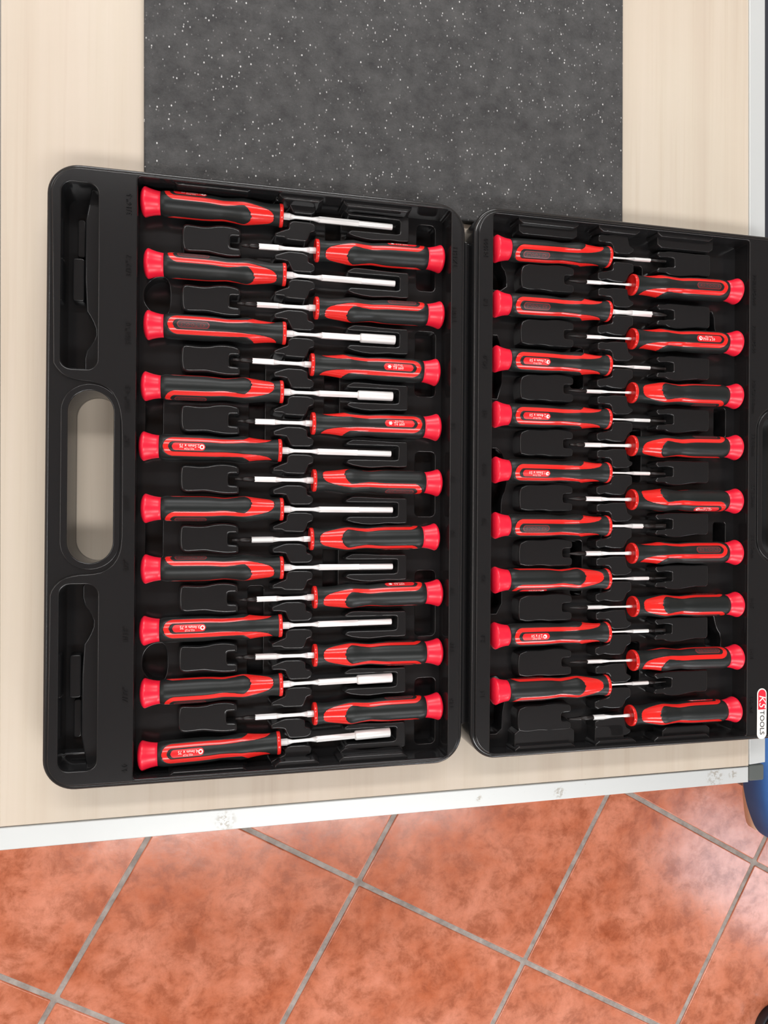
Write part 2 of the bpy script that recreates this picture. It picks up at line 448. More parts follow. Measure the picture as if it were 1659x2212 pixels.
# ------------------------------------------------------------------ tool case
case = tag(empty('tool_case', (0, 0, TABLE+0.0005)), 'open black plastic tool case lying flat on the table, filled with screwdrivers', 'case')
FLOORZ, ISL, RIM = 14.6, 25.0, 36.0
LROW = [193.8-38.36*k for k in range(10)]
RROW = [173.3-38.36*k for k in range(9)]
LIDF, LIDI = 19.4, 30.0                # the lid is shallower: its floor and block tops lie higher
SX = lambda x: -114.6+(x+114.6)*0.9898
SY = lambda y: -0.9+(y+0.9)*0.9898
DL = [SY(186.4-38.9*k) for k in range(9)]
DR = [SY(167.3-39.2*k) for k in range(9)]

OX0, OX1, OY0, OY1 = -211.5, 53.0, -169.6, 209.0
hole_b = rrect(-198.8, -32.6, -172.2, 72.4, 13.2, 12)
ch1 = rrect(-203.4, 84.5, -181.8, 197.5, 6.5, 6)
ch2 = rrect(-202.8, -158.0, -180.4, -45.0, 6.5, 6)
cav_b = rrect(-159.8, -165.2, 42.6, 204.8, 2.5, 4)
outer_b = rrect(OX0, OY0, OX1, OY1, 19, 12)
bm = bmesh.new()
plate(bm, outer_b, [hole_b], 0, 4, 0.3, 0, 2, True)
plate(bm, offset(orient(outer_b, True), 0.01), [cav_b, ch1, ch2, hole_b], 3.9, 34.4, 0.8, 0, 4, False, 2.2)
# raised inner panel with the bite around the handle
o2 = offset(orient(outer_b, True), 3.0)
bite = [(-208.4, 92), (-206.5, 86), (-201, 80), (-193, 77.8), (-185, 77.3), (-178.1, 75.6), (-171.6, 69.4), (-168.2, 58.4), (-167.6, 40),
        (-167.4, 0), (-167.4, -22.3), (-170.6, -31.8), (-177.2, -37.6), (-185, -39.0), (-193, -39.3), (-201, -41.5), (-206.5, -47), (-208.4, -53)]
left = [i for i, p_ in enumerate(o2) if p_[0] < -200 and p_[1] > 100]
k_ = max(left)
o2 = o2[:k_+1]+chaikin(bite, 1)[1:-2]+o2[k_+1:]
plate(bm, o2, [offset(orient(cav_b, False), -0.25), offset(orient(ch1, False), -0.25), offset(orient(ch2, False), -0.25)], 33.0, RIM, 0.8)
# hand-hole bezel
plate(bm, offset(orient(hole_b, True), -4.0), [offset(orient(hole_b, False), -0.2)], 33.0, 35.2, 0.7)
# cavity floor with deep pockets
pk = [rrect(24.2, 155, 37.2, 200.5, 3, 4), rrect(23.6, 81.3, 38, 126, 3, 4), rrect(24.1, -2.6, 38.4, 42, 3, 4), rrect(24.8, -86, 39.2, -41, 3, 4), rrect(25.3, -161.5, 39.6, -116, 3, 4),
      chaikin([(-150, 150), (-141, 150), (-141, 126), (-150, 126), (-156, 132), (-157.4, 138), (-156, 144)], 2),
      rrect(-155.5, 48, -145, 74, 2.5, 4), rrect(-155, -31, -144.6, -5, 2.5, 4),
      chaikin([(-150, -86), (-141, -86), (-141, -110), (-150, -110), (-155.4, -104), (-156.6, -98), (-155.2, -91)], 2),
      rrect(-40, 178, -30, 200, 2, 3), rrect(-40, 60, -30, 96, 2, 3), rrect(-40, -60, -30, -20, 2, 3), rrect(-90, 40, -80, 100, 2, 3), rrect(-90, -110, -80, -50, 2, 3)]
plate(bm, rrect(-161, -167, 44, 206.5, 2, 2), pk, 4, FLOORZ, 0.8)
# inside the two slots of the handle panel
for (y0, y1, flip) in ((84.5, 197.5, 1), (-158, -45, -1)):
    ym = (y0+y1)/2; h = (y1-y0)/2
    Y = lambda q: ym+flip*q
    plate(bm, [(-205, y0-2), (-180, y0-2), (-180, y1+2), (-205, y1+2)], [], 4, 8, 0.3)
    led = [(-191.5, Y(h+1)), (-179, Y(h+1)), (-179, Y(-h-1)), (-191.5, Y(-h-1)), (-191.5, Y(-h+13)), (-187, Y(-h+19)), (-184.5, Y(-h+26)), (-187.5, Y(-h+34)), (-191.5, Y(-h+40))]
    plate(bm, chaikin(orient(led, True), 1), [], 7, 22, 1.0, 0.6)
    plate(bm, rrect(-199.5, min(Y(-h+46), Y(h-40)), -192.6, max(Y(-h+46), Y(h-40)), 1.5, 3), [], 7, 17, 0.8, 0.5)
    plate(bm, rrect(-197.5, min(Y(h-38), Y(h-14)), -193, max(Y(h-38), Y(h-14)), 1.5, 3), [], 7, 12, 0.6, 0.5)
    plate(bm, rrect(-205, y0-1, -180, y0+5, 2, 3), [], 7, 13, 2.0, 1.0)
# ledges along the top and bottom walls of the tray
def ledge(x0, x1, ya, yb, z, dr=0.8):
    plate(bm, fillet([(x0-3.4, yb), (x0-3.0, ya+(2.2 if yb > ya else -2.2)), (x0, ya), (x1, ya), (x1+3.0, ya+(2.2 if yb > ya else -2.2)), (x1+3.4, yb)], 1.2, 1), [], FLOORZ-1, z, 0.9, dr)
for x0, x1, yt, yb_ in ((-136, -93, 203.3, -163.4), (-70, -47, 201.4, -161.6), (-28, 12.5, 201.0, -161.2)):
    ledge(x0, x1, yt, 208, 32.5); ledge(x0, x1, yb_, -168, 32.5)
for x0, x1, yt, yb_ in ((-26, 11, 198.8, -157.8),):
    ledge(x0, x1, yt, 207, ISL); ledge(x0, x1, yb_, -168, ISL)
base_shell = link('base_shell', finish(bm, 'base_shell'), M_case, case)

# ---- lid half
LX0, LX1 = 59.0, 323.0
hole_l = rrect(288.9, -31, 315.5, 76, 13, 12)
cav_l = rrect(72.4, -165.4, 276.6, 205.4, 2.5, 4)
outer_l = rrect(LX0, -168.8, LX1, 210.2, 19, 12)
bm = bmesh.new()
plate(bm, outer_l, [hole_l], 0, 4, 0.3, 0, 2, True)
plate(bm, offset(orient(outer_l, True), 0.01), [cav_l, hole_l], 3.9, 34.4, 0.8, 0, 4, False, 2.2)
o3 = offset(orient(outer_l, True), 3.0)
plate(bm, o3, [offset(orient(cav_l, False), -0.25), offset(orient(hole_l, False), 5.5)], 33.0, RIM, 0.9)
plate(bm, offset(orient(hole_l, True), -4.2), [offset(orient(hole_l, False), -0.2)], 33.0, 35.4, 0.7)
pk = [chaikin([(74, 196), (86, 196), (86, 178), (91, 172), (91, 160), (74, 160)], 1), chaikin([(74, 127), (88, 127), (88, 82), (74, 82)], 1),
      chaikin([(74, 46), (88, 46), (92, 30), (92, 18), (88, 10), (88, -4), (74, -4)], 1), chaikin([(74, -43), (89, -43), (89, -72), (74, -72)], 1), chaikin([(74, -117), (90, -117), (92, -134), (90, -144), (90, -158), (74, -158)], 1),
      rrect(142, 92, 152, 122, 2, 3), rrect(190, 170, 200, 186, 2, 3), rrect(191, 24, 200, 64, 2, 3), rrect(143, -60, 152, -20, 2, 3), rrect(190, -126, 200, -96, 2, 3),
      rrect(263, 60, 273, 82, 2, 3), rrect(263, -34, 273.5, -6, 2, 3), chaikin([(256, -76), (263, -76), (266, -88), (270, -93), (270, -106), (256, -106)], 1), chaikin([(256, 156), (262, 156), (263, 140), (269, 134), (269, 124), (256, 124)], 1)]
pk = [[(SX(x), SY(y)) for x, y in q] for q in pk]
plate(bm, rrect(70.5, -167, 278, 207, 2, 2), pk, 4, LIDF, 0.8)
def ledge_l(x0, x1, ya, yb, z, dr=0.8):
    plate(bm, fillet([(x0-3.4, yb), (x0-3.0, ya+(2.2 if yb > ya else -2.2)), (x0, ya), (x1, ya), (x1+3.0, ya+(2.2 if yb > ya else -2.2)), (x1+3.4, yb)], 1.2, 1), [], LIDF-1, z, 0.9, dr)
for x0, x1, yt, yb_ in ((97.5, 137.5, 201.6, -162.0), (159.5, 186.5, 201.6, -162.0), (207, 247.5, 202.2, -162.0)):
    ledge_l(SX(x0), SX(x1), yt, 208.5, 33.4); ledge_l(SX(x0), SX(x1), yb_, -168, 33.4)
ledge_l(SX(99), SX(138), 195.2, 208, LIDI); ledge_l(SX(209), SX(250), 195.5, 208, LIDI)
ledge_l(SX(98.5), SX(138.5), -152.0, -168, LIDI); ledge_l(SX(161), SX(178), -151.5, -168, LIDI); ledge_l(SX(216), SX(250), -156.6, -168, LIDI)
lid_shell = link('lid_shell', finish(bm, 'lid_shell'), M_case, case)

# ---- hinge between the halves
bm = bmesh.new()
box(bm, 51.5, -146, 6, 60.5, 187, 24, 0.6)
box(bm, 54.8, -146, 23.8, 57.2, 187, 27.5, 0.8)
link('hinge', finish(bm, 'hinge'), M_case, case)

# ---- divider blocks that cradle the tools
SH = {
 'A': [(-131.8, 9.4), (-126.8, 9.1), (-121.3, 8.7), (-115.9, 9.2), (-112.7, 10.1), (-108.0, 10.6), (-103.3, 10.5), (-98.5, 9.6), (-96.7, 8.2), (-96.6, 4.6), (-97.4, 3.8), (-102.6, 3.8), (-103.4, 3.2), (-103.5, -2.4), (-102.6, -3.2), (-98.0, -3.3), (-96.6, -4.2), (-96.4, -8.3), (-97.4, -9.2), (-103.9, -9.5), (-108.7, -9.1), (-113.8, -8.4), (-117.7, -7.7), (-124.3, -8.1), (-130.5, -8.4), (-133.6, -6.1), (-133.7, 6.6)],
 'B1': [(-68.7, -3.4), (-65.6, -2.6), (-56.2, -2.7), (-52.7, -4.4), (-52.5, -8.6), (-49.6, -9.4), (-48.2, -11.3), (-48.8, -14.0), (-51.2, -15.6), (-62.2, -15.7), (-63.6, -14.8), (-65.0, -12.2), (-66.2, -9.4), (-69.8, -8.9), (-74.6, -8.9), (-75.1, -5.8)],
 'B2': [(-64.2, -3.2), (-62.4, -2.7), (-52.7, -2.7), (-49.3, -3.4), (-48.1, -5.5), (-48.6, -8.6), (-51.7, -9.7), (-52.4, -11.9), (-53.5, -14.7), (-55.0, -15.9), (-66.8, -15.6), (-68.9, -14.3), (-74.9, -14.2), (-74.9, -11.8), (-69.5, -9.4), (-66.0, -8.2), (-66.0, -4.8)],
 'C': [(-26.7, 5.8), (-22.4, 8.2), (-16.0, 8.3), (-3.1, 7.7), (6.7, 7.5), (15.0, 7.6), (15.8, 6.6), (15.9, -8.8), (15.1, -9.7), (9.6, -10.1), (2.5, -9.8), (-4.0, -10.4), (-9.4, -10.8), (-15.9, -10.4), (-22.3, -9.3), (-26.5, -7.8), (-25.5, -6.0), (-23.6, -5.2), (6.8, -5.2), (9.3, -4.5), (9.5, 3.4), (8.4, 4.2), (-24.5, 4.2), (-26.6, 4.6)],
 'D': [(97.7, 7.1), (102.3, 9.2), (104.6, 9.7), (109.5, 9.6), (116.7, 9.5), (122.6, 10.3), (128.5, 10.5), (134.0, 9.9), (138.2, 9.2), (139.1, 6.8), (138.7, 4.0), (137.4, 3.6), (132.2, 3.5), (131.3, 2.3), (131.4, -2.0), (132.6, -2.8), (136.4, -2.6), (138.9, -3.4), (139.0, -7.6), (137.4, -9.0), (130.5, -9.0), (125.0, -9.0), (121.4, -9.3), (116.9, -8.6), (111.0, -8.5), (108.8, -8.9), (105.6, -9.0), (102.9, -8.9), (101.1, -8.4), (97.8, -7.8)],
 'E1': [(169.6, -3.8), (171.2, -2.4), (179.6, -2.3), (185.6, -2.6), (186.6, -4.0), (186.7, -9.0), (183.0, -11.1), (181.8, -13.9), (180.2, -16.4), (177.7, -17.0), (172.8, -17.0), (169.8, -16.8), (166.3, -16.2), (164.8, -15.9), (159.9, -17.0), (157.7, -15.8), (157.6, -11.4), (160.8, -10.2), (165.3, -9.6), (169.4, -8.4)],
 'E2': [(158.0, -4.2), (160.9, -3.1), (164.9, -3.5), (170.8, -2.4), (181.6, -2.4), (182.0, -4.6), (183.0, -9.4), (184.4, -10.6), (186.9, -11.6), (186.6, -13.8), (182.9, -16.0), (172.4, -16.4), (170.0, -15.3), (169.6, -11.2), (167.5, -9.2), (158.0, -9.2)],
 'F': [(205.7, 6.3), (207.1, 8.2), (212.7, 8.4), (214.1, 8.9), (217.2, 9.2), (223.9, 9.2), (230.2, 9.2), (238.2, 9.0), (242.8, 9.2), (248.5, 9.3), (250.9, 8.8), (251.0, -5.6), (249.3, -7.3), (244.1, -7.3), (240.6, -7.1), (233.8, -7.9), (226.9, -9.0), (221.3, -9.2), (215.6, -8.4), (213.4, -7.3), (206.7, -7.3), (205.5, -6.1), (207.2, -3.6), (213.6, -3.2), (215.0, -2.6), (219.8, -2.4), (220.4, -1.6), (220.3, 3.6), (217.8, 4.3), (214.4, 4.5), (207.7, 3.9)],
}
blk = {}
for k, pts in SH.items():
    cx = sum(p_[0] for p_ in pts)/len(pts)
    bm = bmesh.new()
    lid_ = k[0] in 'DEF'
    if lid_:
        pts = [(SX(x), y*0.9898) for x, y in pts]; cx = SX(cx)
    op = orient(pts, True); op = [(x-cx, y) for x, y in op]
    if k[0] in 'BCEF':
        op = [q for i_ in range(len(op)) for q in (op[i_], ((op[i_][0]+op[(i_+1) % len(op)][0])/2, (op[i_][1]+op[(i_+1) % len(op)][1])/2))]
    plate(bm, chaikin(op, 2), [], (LIDF if lid_ else FLOORZ)-0.5, LIDI if lid_ else ISL, 1.7 if k == 'A' else (0.9 if k == 'C' else 1.0), 1.8 if k[0] in 'BE' else 0.9, 6)
    # sloping toe on the blocks that have one
    blk[k] = (finish(bm, 'divider_block'), cx)
def blocks(k, rows, parent):
    me, cx = blk[k]
    for y in rows: link('divider_block', me, M_case, parent, (cx*K, y*K, 0))
blocks('A', RROW, base_shell)
blocks('B1', [RROW[0]+38.36]+RROW, base_shell)
blocks('B2', LROW, base_shell)
blocks('C', LROW[:9]+[-150.1], base_shell)
blocks('D', DR, lid_shell)
blocks('E1', DL, lid_shell)
blocks('E2', [DR[0]+38.8]+DR, lid_shell)
blocks('F', DL[:8]+[DL[8]-1.1], lid_shell)

# ---- raised lettering on the rims
def emboss(txt, x, y, rot, parent, size=4.6):
    bm = text_bm(txt, size, 0.42, 0, 1)
    bmesh.ops.rotate(bm, verts=bm.verts, cent=(0, 0, 0), matrix=Matrix.Rotation(R(rot), 3, 'Z'))
    for v_ in bm.verts: v_.co += Vector((0, 0, 0.2))
    link('raised_lettering', finish(bm, 'raised_lettering'), M_case, parent, (x*K, y*K, RIM*K))
for y, s in zip([187, 149.5, 108, 68, 42, 4, -34, -76, -113, -158],
                ['3/16"-5', '3/32"-7', '5/64"-8', '7/64"-4.5', '1/8"', '5/32"', '1/8"', '3/16"', '7/32"', '4.0']):
    emboss(s, -164.2, y, 90, base_shell)
for y, s in zip([172.5, 133.5, 95.8, 58.2, 22.6, -14.8, -53.2, -91.5, -129],
                ['TX15H', 'T10H', 'T5', 'T6', 'T7', 'T8', 'T9', 'T10', 'T15']):
    emboss(s, 44.9 if y < 160 else 45.2, y, 90, base_shell)
for y, s in zip([181, 143.5, 103, 68, 29.5, -6, -45, -86, -124],
                ['PH000', '1.8', 'H2.0', 'H1', 'H10', 'Y0', 'P8', '2.0', '1.5']):
    emboss(s, 67.3, y, 90, lid_shell)
for y, s in zip([168, 131, 88, 52, 14, -24, -66, -104, -142],
                ['PHILLIPS-000', 'PHILLIPS-00', 'PENTA 0.8mm', 'P2 0.8mm', 'P5 1.2mm', 'P6 1.5mm', '1-1.5', '1-1.8', '1-2.4x0']):
    emboss(s, 280.0, y, -90, lid_shell, 4.2)

# ---- maker's sticker on the lid rim
st = empty('logo_sticker', (0.2892, -0.1490, RIM*K)); st.parent = case
def ST(name, bm, m):
    return link(name, finish(bm, name), m, st)
bm = bmesh.new(); plate(bm, rrect(-19.0, -4.1, 19.0, 4.1, 4.05, 8), [], 0, 0.25, 0.1, 0, 2)
for o_ in (ST('sticker_base', bm, M_sticker),): o_['label'] = 'white rounded sticker'
bm = bmesh.new()
p_ = [q for q in rrect(-18.1, -3.35, 18.1, 3.35, 3.3, 8) if q[0] < -4]
plate(bm, p_+[(-3.2, -3.35), (-3.2, 3.35)], [], 0.2, 0.32, 0.05, 0, 1)
bm2 = bm; ST('red_field', bm2, M_sticker_red)
bm = text_bm('KS', 8.0, 0.05, 0.25, 3, sx=1.05)
for v_ in bm.verts: v_.co += Vector((-9.6, 0.0, 0.40))
ST('lettering', bm, M_white)
bm = text_bm('TOOLS', 5.4, 0.05, 0.0, 3, sx=1.06)
for v_ in bm.verts: v_.co += Vector((6.6, 0.0, 0.34))
ST('lettering', bm, M_ink)
st.rotation_euler.z = R(-90)

# ------------------------------------------------------------------ screwdrivers
RP = smooth_tab([(12.2, 6.9), (13.5, 7.5), (16, 7.85), (38, 7.85), (44, 7.6), (51, 6.95), (57, 7.4), (63.6, 8.25), (67, 7.9), (72, 7.15), (78, 6.55), (82, 6.45), (86.6, 7.0)], 0.75)
T1 = [(12, 25), (60, 25), (66, 27), (71, 31), (75, 37), (79, 47), (81, 58), (82, 70), (82.8, 92)]
T2 = [(12, 47), (40, 47), (46, 49), (51, 51), (57, 47), (62, 42), (64, 42), (66, 52), (67.6, 66), (68.4, 80), (69, 130), (90, 130)]
def redness(s, tdeg, r):
    t_ = R(tdeg)*7.85
    if s < 21.5:
        rho = math.hypot(s-21.5, t_)
        return min(rho-R(25)*7.85, R(47)*7.85-rho)
    d = min(tdeg-interp(T1, s), interp(T2, s)-tdeg)*math.pi/180*7.6
    if s > 80: d = min(d, (82.9-s))
    return d
def handle_mesh(kind):
    bm = bmesh.new(); n = 96; rings = []
    for s, r in RP:
        ring = []
        for i in range(n):
            th = 360*i/n
            tt = abs(((th+90) % 180)-90)
            d = redness(s, tt, r)
            rr = r
            if kind == 'grip':
                rr = r+max(-0.45, min(0.16, -d*0.9))
                if s < 14: rr = r+0.1
                if s > 84.5: rr = r+0.16
            ring.append(bm.verts.new((s, rr*math.sin(R(th)), rr*math.cos(R(th)))))
        rings.append(ring)
    for a, b in zip(rings, rings[1:]):
        for i in range(n):
            bm.faces.new((a[i], a[(i+1) % n], b[(i+1) % n], b[i]))
    bm.faces.new(list(reversed(rings[0]))); bm.faces.new(rings[-1])
    me = finish(bm, 'handle_'+kind, True); return me
ME_core = handle_mesh('core'); ME_grip = handle_mesh('grip')
bm = bmesh.new(); lathe_x(bm, [(0.0, 0.6), (0.1, 3), (0.5, 5.5), (1.3, 7.6), (2.3, 8.9), (3.1, 9.25), (3.9, 9.05), (5.5, 8.45), (8, 7.75), (10.5, 7.3), (12.3, 7.12), (12.6, 6.7)], 56)
ME_cap = finish(bm, 'end_cap', True)
bm = bmesh.new(); lathe_x(bm, [(86.4, 6.4), (86.5, 7.1), (86.9, 7.4), (88.3, 7.4), (88.8, 7.15), (89.0, 6.7), (88.6, 6.2), (88.5, 1.0)], 56)
ME_ring = finish(bm, 'collar_ring', True)
HX = 89.0
def hexprism(bm, a, b, ra, rb, n=6, rot=0.0, smooth=False):
    A_ = [bm.verts.new((a, ra*math.sin(rot+2*math.pi*i/n), ra*math.cos(rot+2*math.pi*i/n))) for i in range(n)]
    B_ = [bm.verts.new((b, rb*math.sin(rot+2*math.pi*i/n), rb*math.cos(rot+2*math.pi*i/n))) for i in range(n)]
    for i in range(n):
        bm.faces.new((A_[i], A_[(i+1) % n], B_[(i+1) % n], B_[i])).smooth = smooth
    bm.faces.new(list(reversed(A_))); bm.faces.new(B_)
def round_shaft(bm, prof, n=20):
    lathe_x(bm, prof, n)
def nut_shaft(sock):
    bm = bmesh.new()
    hexprism(bm, HX-1, HX+4.6, 2.2, 2.2, 6, R(30))
    round_shaft(bm, [(HX+4.4, 2.05), (HX+8.0, 1.15), (HX+9, 1.1), (HX+19, 1.1), (HX+20, 1.2), (HX+24.2, 2.0)])
    hexprism(bm, HX+23.6, HX+50.5, 2.15, 2.15, 6, R(0))
    me = finish(bm, 'shaft')
    bm = bmesh.new()
    r = sock/2
    round_shaft(bm, [(HX+49.4, r*.75), (HX+50.0, r*.96), (HX+50.8, r), (HX+73.2, r), (HX+73.6, r*.94)], 28)
    r2 = r*0.62
    hexprism(bm, HX+73.62, HX+73.66, r2, r2, 6)
    ms = finish(bm, 'socket'); ms.polygons.foreach_set('use_smooth', [len(p_.vertices) == 4 and abs(p_.normal.x) < .9 for p_ in ms.polygons])
    return me, ms
def blade(root, neck, main, L1, L2, L3, tipk, hexm=True):
    """root dia, neck dia, main dia; neck until L1, main until L2, dark tip until L3"""
    bm = bmesh.new()
    if root > 3:
        hexprism(bm, HX-1, HX+3.6, root/2*1.05, root/2*1.05, 6, R(30))
        round_shaft(bm, [(HX+3.4, root/2*.95), (HX+7.5, neck/2*1.05), (HX+9, neck/2), (L1+HX-3, neck/2), (HX+L1+1.5, main/2*.97)])
    else:
        round_shaft(bm, [(HX-1, root/2), (HX+2, root/2), (HX+5, neck/2), (HX+L1-3, neck/2), (HX+L1+3.5, main/2*.97)])
    if hexm: hexprism(bm, HX+L1+(1.2 if root > 3 else 3.2), HX+L2, main/2*1.03, main/2*1.03, 6, 0)
    else: round_shaft(bm, [(HX+L1+1.2, main/2), (HX+L2, main/2)])
    me = finish(bm, 'shaft')
    bm = bmesh.new(); m = main/2
    if tipk == 'torx':
        round_shaft(bm, [(HX+L2-.2, m*.93), (HX+L3-6, m*.82), (HX+L3-4.5, m*.6)], 16)
        hexprism(bm, HX+L3-5, HX+L3, m*.62, m*.52, 6)
        hexprism(bm, HX+L3-5, HX+L3-.2, m*.62, m*.52, 6, R(30))
    elif tipk == 'phillips':
        round_shaft(bm, [(HX+L2-.2, m*.93), (HX+L3-6.5, m*.85), (HX+L3-1, m*.35), (HX+L3, m*.12)], 16)
        for k in range(4):
            a = R(90*k+45)
            hexprism(bm, HX+L3-7, HX+L3-.8, m*.9, m*.42, 4, a)
    elif tipk == 'slot':
        round_shaft(bm, [(HX+L2-.2, m*.93), (HX+L3-9, m*.9)], 16)
        w, th = m*.95, m*.2
        vs_ = []
        for s, ww, tt in ((HX+L3-9.2, m*.85, m*.6), (HX+L3-3, w, th*1.3), (HX+L3, w, th)):
            vs_.append([bm.verts.new((s, sy*ww, sz*tt)) for sy, sz in ((1, 1), (-1, 1), (-1, -1), (1, -1))])
        for a, b in zip(vs_, vs_[1:]):
            for i in range(4): bm.faces.new((a[i], a[(i+1) % 4], b[(i+1) % 4], b[i]))
        bm.faces.new(vs_[-1])
    else:   # hex key
        hexprism(bm, HX+L2-.2, HX+L3-1, m*.9, m*.86, 6)
        hexprism(bm, HX+L3-1.1, HX+L3, m*.86, m*.6, 6)
    mt = finish(bm, 'tip')
    mt.polygons.foreach_set('use_smooth', [abs(p_.normal.x) < .9 for p_ in mt.polygons])
    return me, mt
NUT_S = nut_shaft(3.9); NUT_M = nut_shaft(4.5); NUT_L = nut_shaft(6.2)
TORX_BIG = blade(3.9, 2.3, 3.7, 22.5, 37.5, 50, 'torx')
TORX_BIG2 = blade(3.9, 2.3, 3.7, 22.5, 36.5, 47.5, 'torx')
HEX_T = blade(2.0, 1.2, 2.5, 17, 33.5, 46.5, 'hex')
HEX_L = blade(3.9, 3.0, 4.2, 17, 34.5, 47.5, 'phillips')
SLOT_T = blade(2.0, 1.2, 2.5, 17, 33.0, 47, 'slot')
SLOT_M = blade(2.4, 1.8, 3.4, 16, 28.0, 47, 'slot')
PH_T = blade(1.9, 1.3, 2.6, 20, 34.5, 48, 'phillips')
PH_M = blade(2.6, 2.0, 3.3, 20, 35.0, 48, 'phillips')
TX_M = blade(2.6, 2.0, 3.2, 20, 36.0, 47, 'torx')

# ---- label lozenges and print, wrapped on the handle
RL = 7.85
def wrap(bm, dr, logo=False):
    for v_ in bm.verts:
        s, u, z = v_.co.x, v_.co.y, v_.co.z
        r = interp(RP, s)+dr+z
        th = u/RL
        v_.co = Vector((s, r*math.sin(th), r*math.cos(th)))
        if logo: v_.co.y *= -1; v_.co.z *= -1
def lozenge(half_l, half_w, dr, logo=False, s0=30.5):
    bm = bmesh.new(); n = 28; m_ = 6
    rows = []
    for i in range(n+1):
        x = -half_l+2*half_l*i/n
        e = max(0, abs(x)-(half_l-half_w))
        w = math.sqrt(max(0.02, half_w**2-e**2))
        rows.append([bm.verts.new((s0+x, -w+2*w*j/m_, 0)) for j in range(m_+1)])
    for a, b in zip(rows, rows[1:]):
        for j in range(m_): bm.faces.new((a[j], b[j], b[j+1], a[j+1]))
    # skirt
    wrap(bm, dr, logo)
    me = finish(bm, 'lozenge', True)
    return me
ME_loz = lozenge(10.2, 2.3, 0.24)
ME_logo_rim = lozenge(10.0, 2.25, 0.20, True)
ME_logo_in = lozenge(9.4, 1.75, 0.22, True)
bm = text_bm('KS TOOLS', 3.1, 0, 0.1, 1, sx=1.08)
for v_ in bm.verts: v_.co = Vector((30.5-v_.co.x, -v_.co.y, 0))
wrap(bm, 0.26, True); ME_logo_txt = finish(bm, 'logo_lettering')
M_logo_out = mat('logo_outline_red', srgb(128, 36, 38), 0.35)
M_logo_fill = mat('logo_fill_dark', srgb(58, 42, 43), 0.45)
def print_mesh(line1, line2, icon):
    bm = text_bm(line1, 3.0, 0, 0, 1, sx=0.86)
    for v_ in bm.verts: v_.co = Vector((30.9-(v_.co.x), -(v_.co.y-0.0)+0.60, 0))
    b2 = text_bm(line2, 1.8, 0, 0, 1, sx=0.9)
    for v_ in b2.verts: v_.co = Vector((30.9-(v_.co.x), -(v_.co.y)-1.25, 0))
    me2 = bpy.data.meshes.new('t2'); b2.to_mesh(me2); b2.free(); bm.from_mesh(me2); bpy.data.meshes.remove(me2)
    w = max([abs(v_.co.x-30.9) for v_ in bm.verts]+[4.0])
    cx = min(30.9+w+2.0, 38.6); pts = []
    n = 24
    if icon == 'ring':
        o_ = [bm.verts.new((cx+1.45*math.cos(2*math.pi*i/n), 1.45*math.sin(2*math.pi*i/n), 0)) for i in range(n)]
        i_ = [bm.verts.new((cx+.75*math.cos(2*math.pi*i/n), .75*math.sin(2*math.pi*i/n), 0)) for i in range(n)]
        for i in range(n): bm.faces.new((o_[i], o_[(i+1) % n], i_[(i+1) % n], i_[i]))
    else:
        k = 12 if icon == 'star' else (6 if icon == 'hex' else 20)
        rr = lambda i: (1.5 if i % 2 == 0 else .85) if icon == 'star' else 1.4
        bm.faces.new([bm.verts.new((cx+rr(i)*math.cos(2*math.pi*i/k), rr(i)*math.sin(2*math.pi*i/k), 0)) for i in range(k)])
    wrap(bm, 0.30)
    return finish(bm, 'print')
_pc = {}
def get_print(*a):
    if a not in _pc: _pc[a] = print_mesh(*a)
    return _pc[a]

def driver(label, group, xc, yc, xe, ye, a_app, face, blade_set, print_args, parts=('shaft', 'tip'), lid=False):
    """(xc,yc) cap end, (xe,ye) collar, both on the tool axis in mm; a_app: label turned towards +Y as seen, degrees"""
    if lid: xc, yc, xe, ye = SX(xc), SY(yc), SX(xe), SY(ye)
    L = math.hypot(xe-xc, ye-yc); head = math.atan2(ye-yc, xe-xc)
    a = a_app-math.degrees(math.atan2((yc+ye)/2, 489))
    roll = -a if abs(head) < 1.5 else a
    if face == 'logo': roll += 180
    root = empty('screwdriver', (xc*K, yc*K, TABLE+0.0005+(29.2 if lid else 24.2)*K), (R(roll), 0, head), L/HX)
    tag(root, label, 'screwdriver', group)
    link('handle_core', ME_core, M_red, root)
    link('grip', ME_grip, M_grip, root)
    link('end_cap', ME_cap, M_cap, root)
    link('collar_ring', ME_ring, M_red, root)
    link(parts[0], blade_set[0], M_steel, root)
    link(parts[1], blade_set[1], M_steel if parts[1] == 'socket' else M_tip, root)
    lb = link('size_label', ME_loz, M_label, root); link('lettering', get_print(*print_args), M_white, lb)
    lo = link('logo_panel', ME_logo_rim, M_logo_out, root)
    link('logo_field', ME_logo_in, M_logo_fill, lo); link('logo_lettering', ME_logo_txt, M_logo_out, lo)
    return root

ORD = ['first', 'second', 'third', 'fourth', 'fifth', 'sixth', 'seventh', 'eighth', 'ninth', 'tenth']
def pos_word(i, n):
    return 'topmost' if i == 0 else ('bottommost' if i == n-1 else ORD[i]+' from the top')
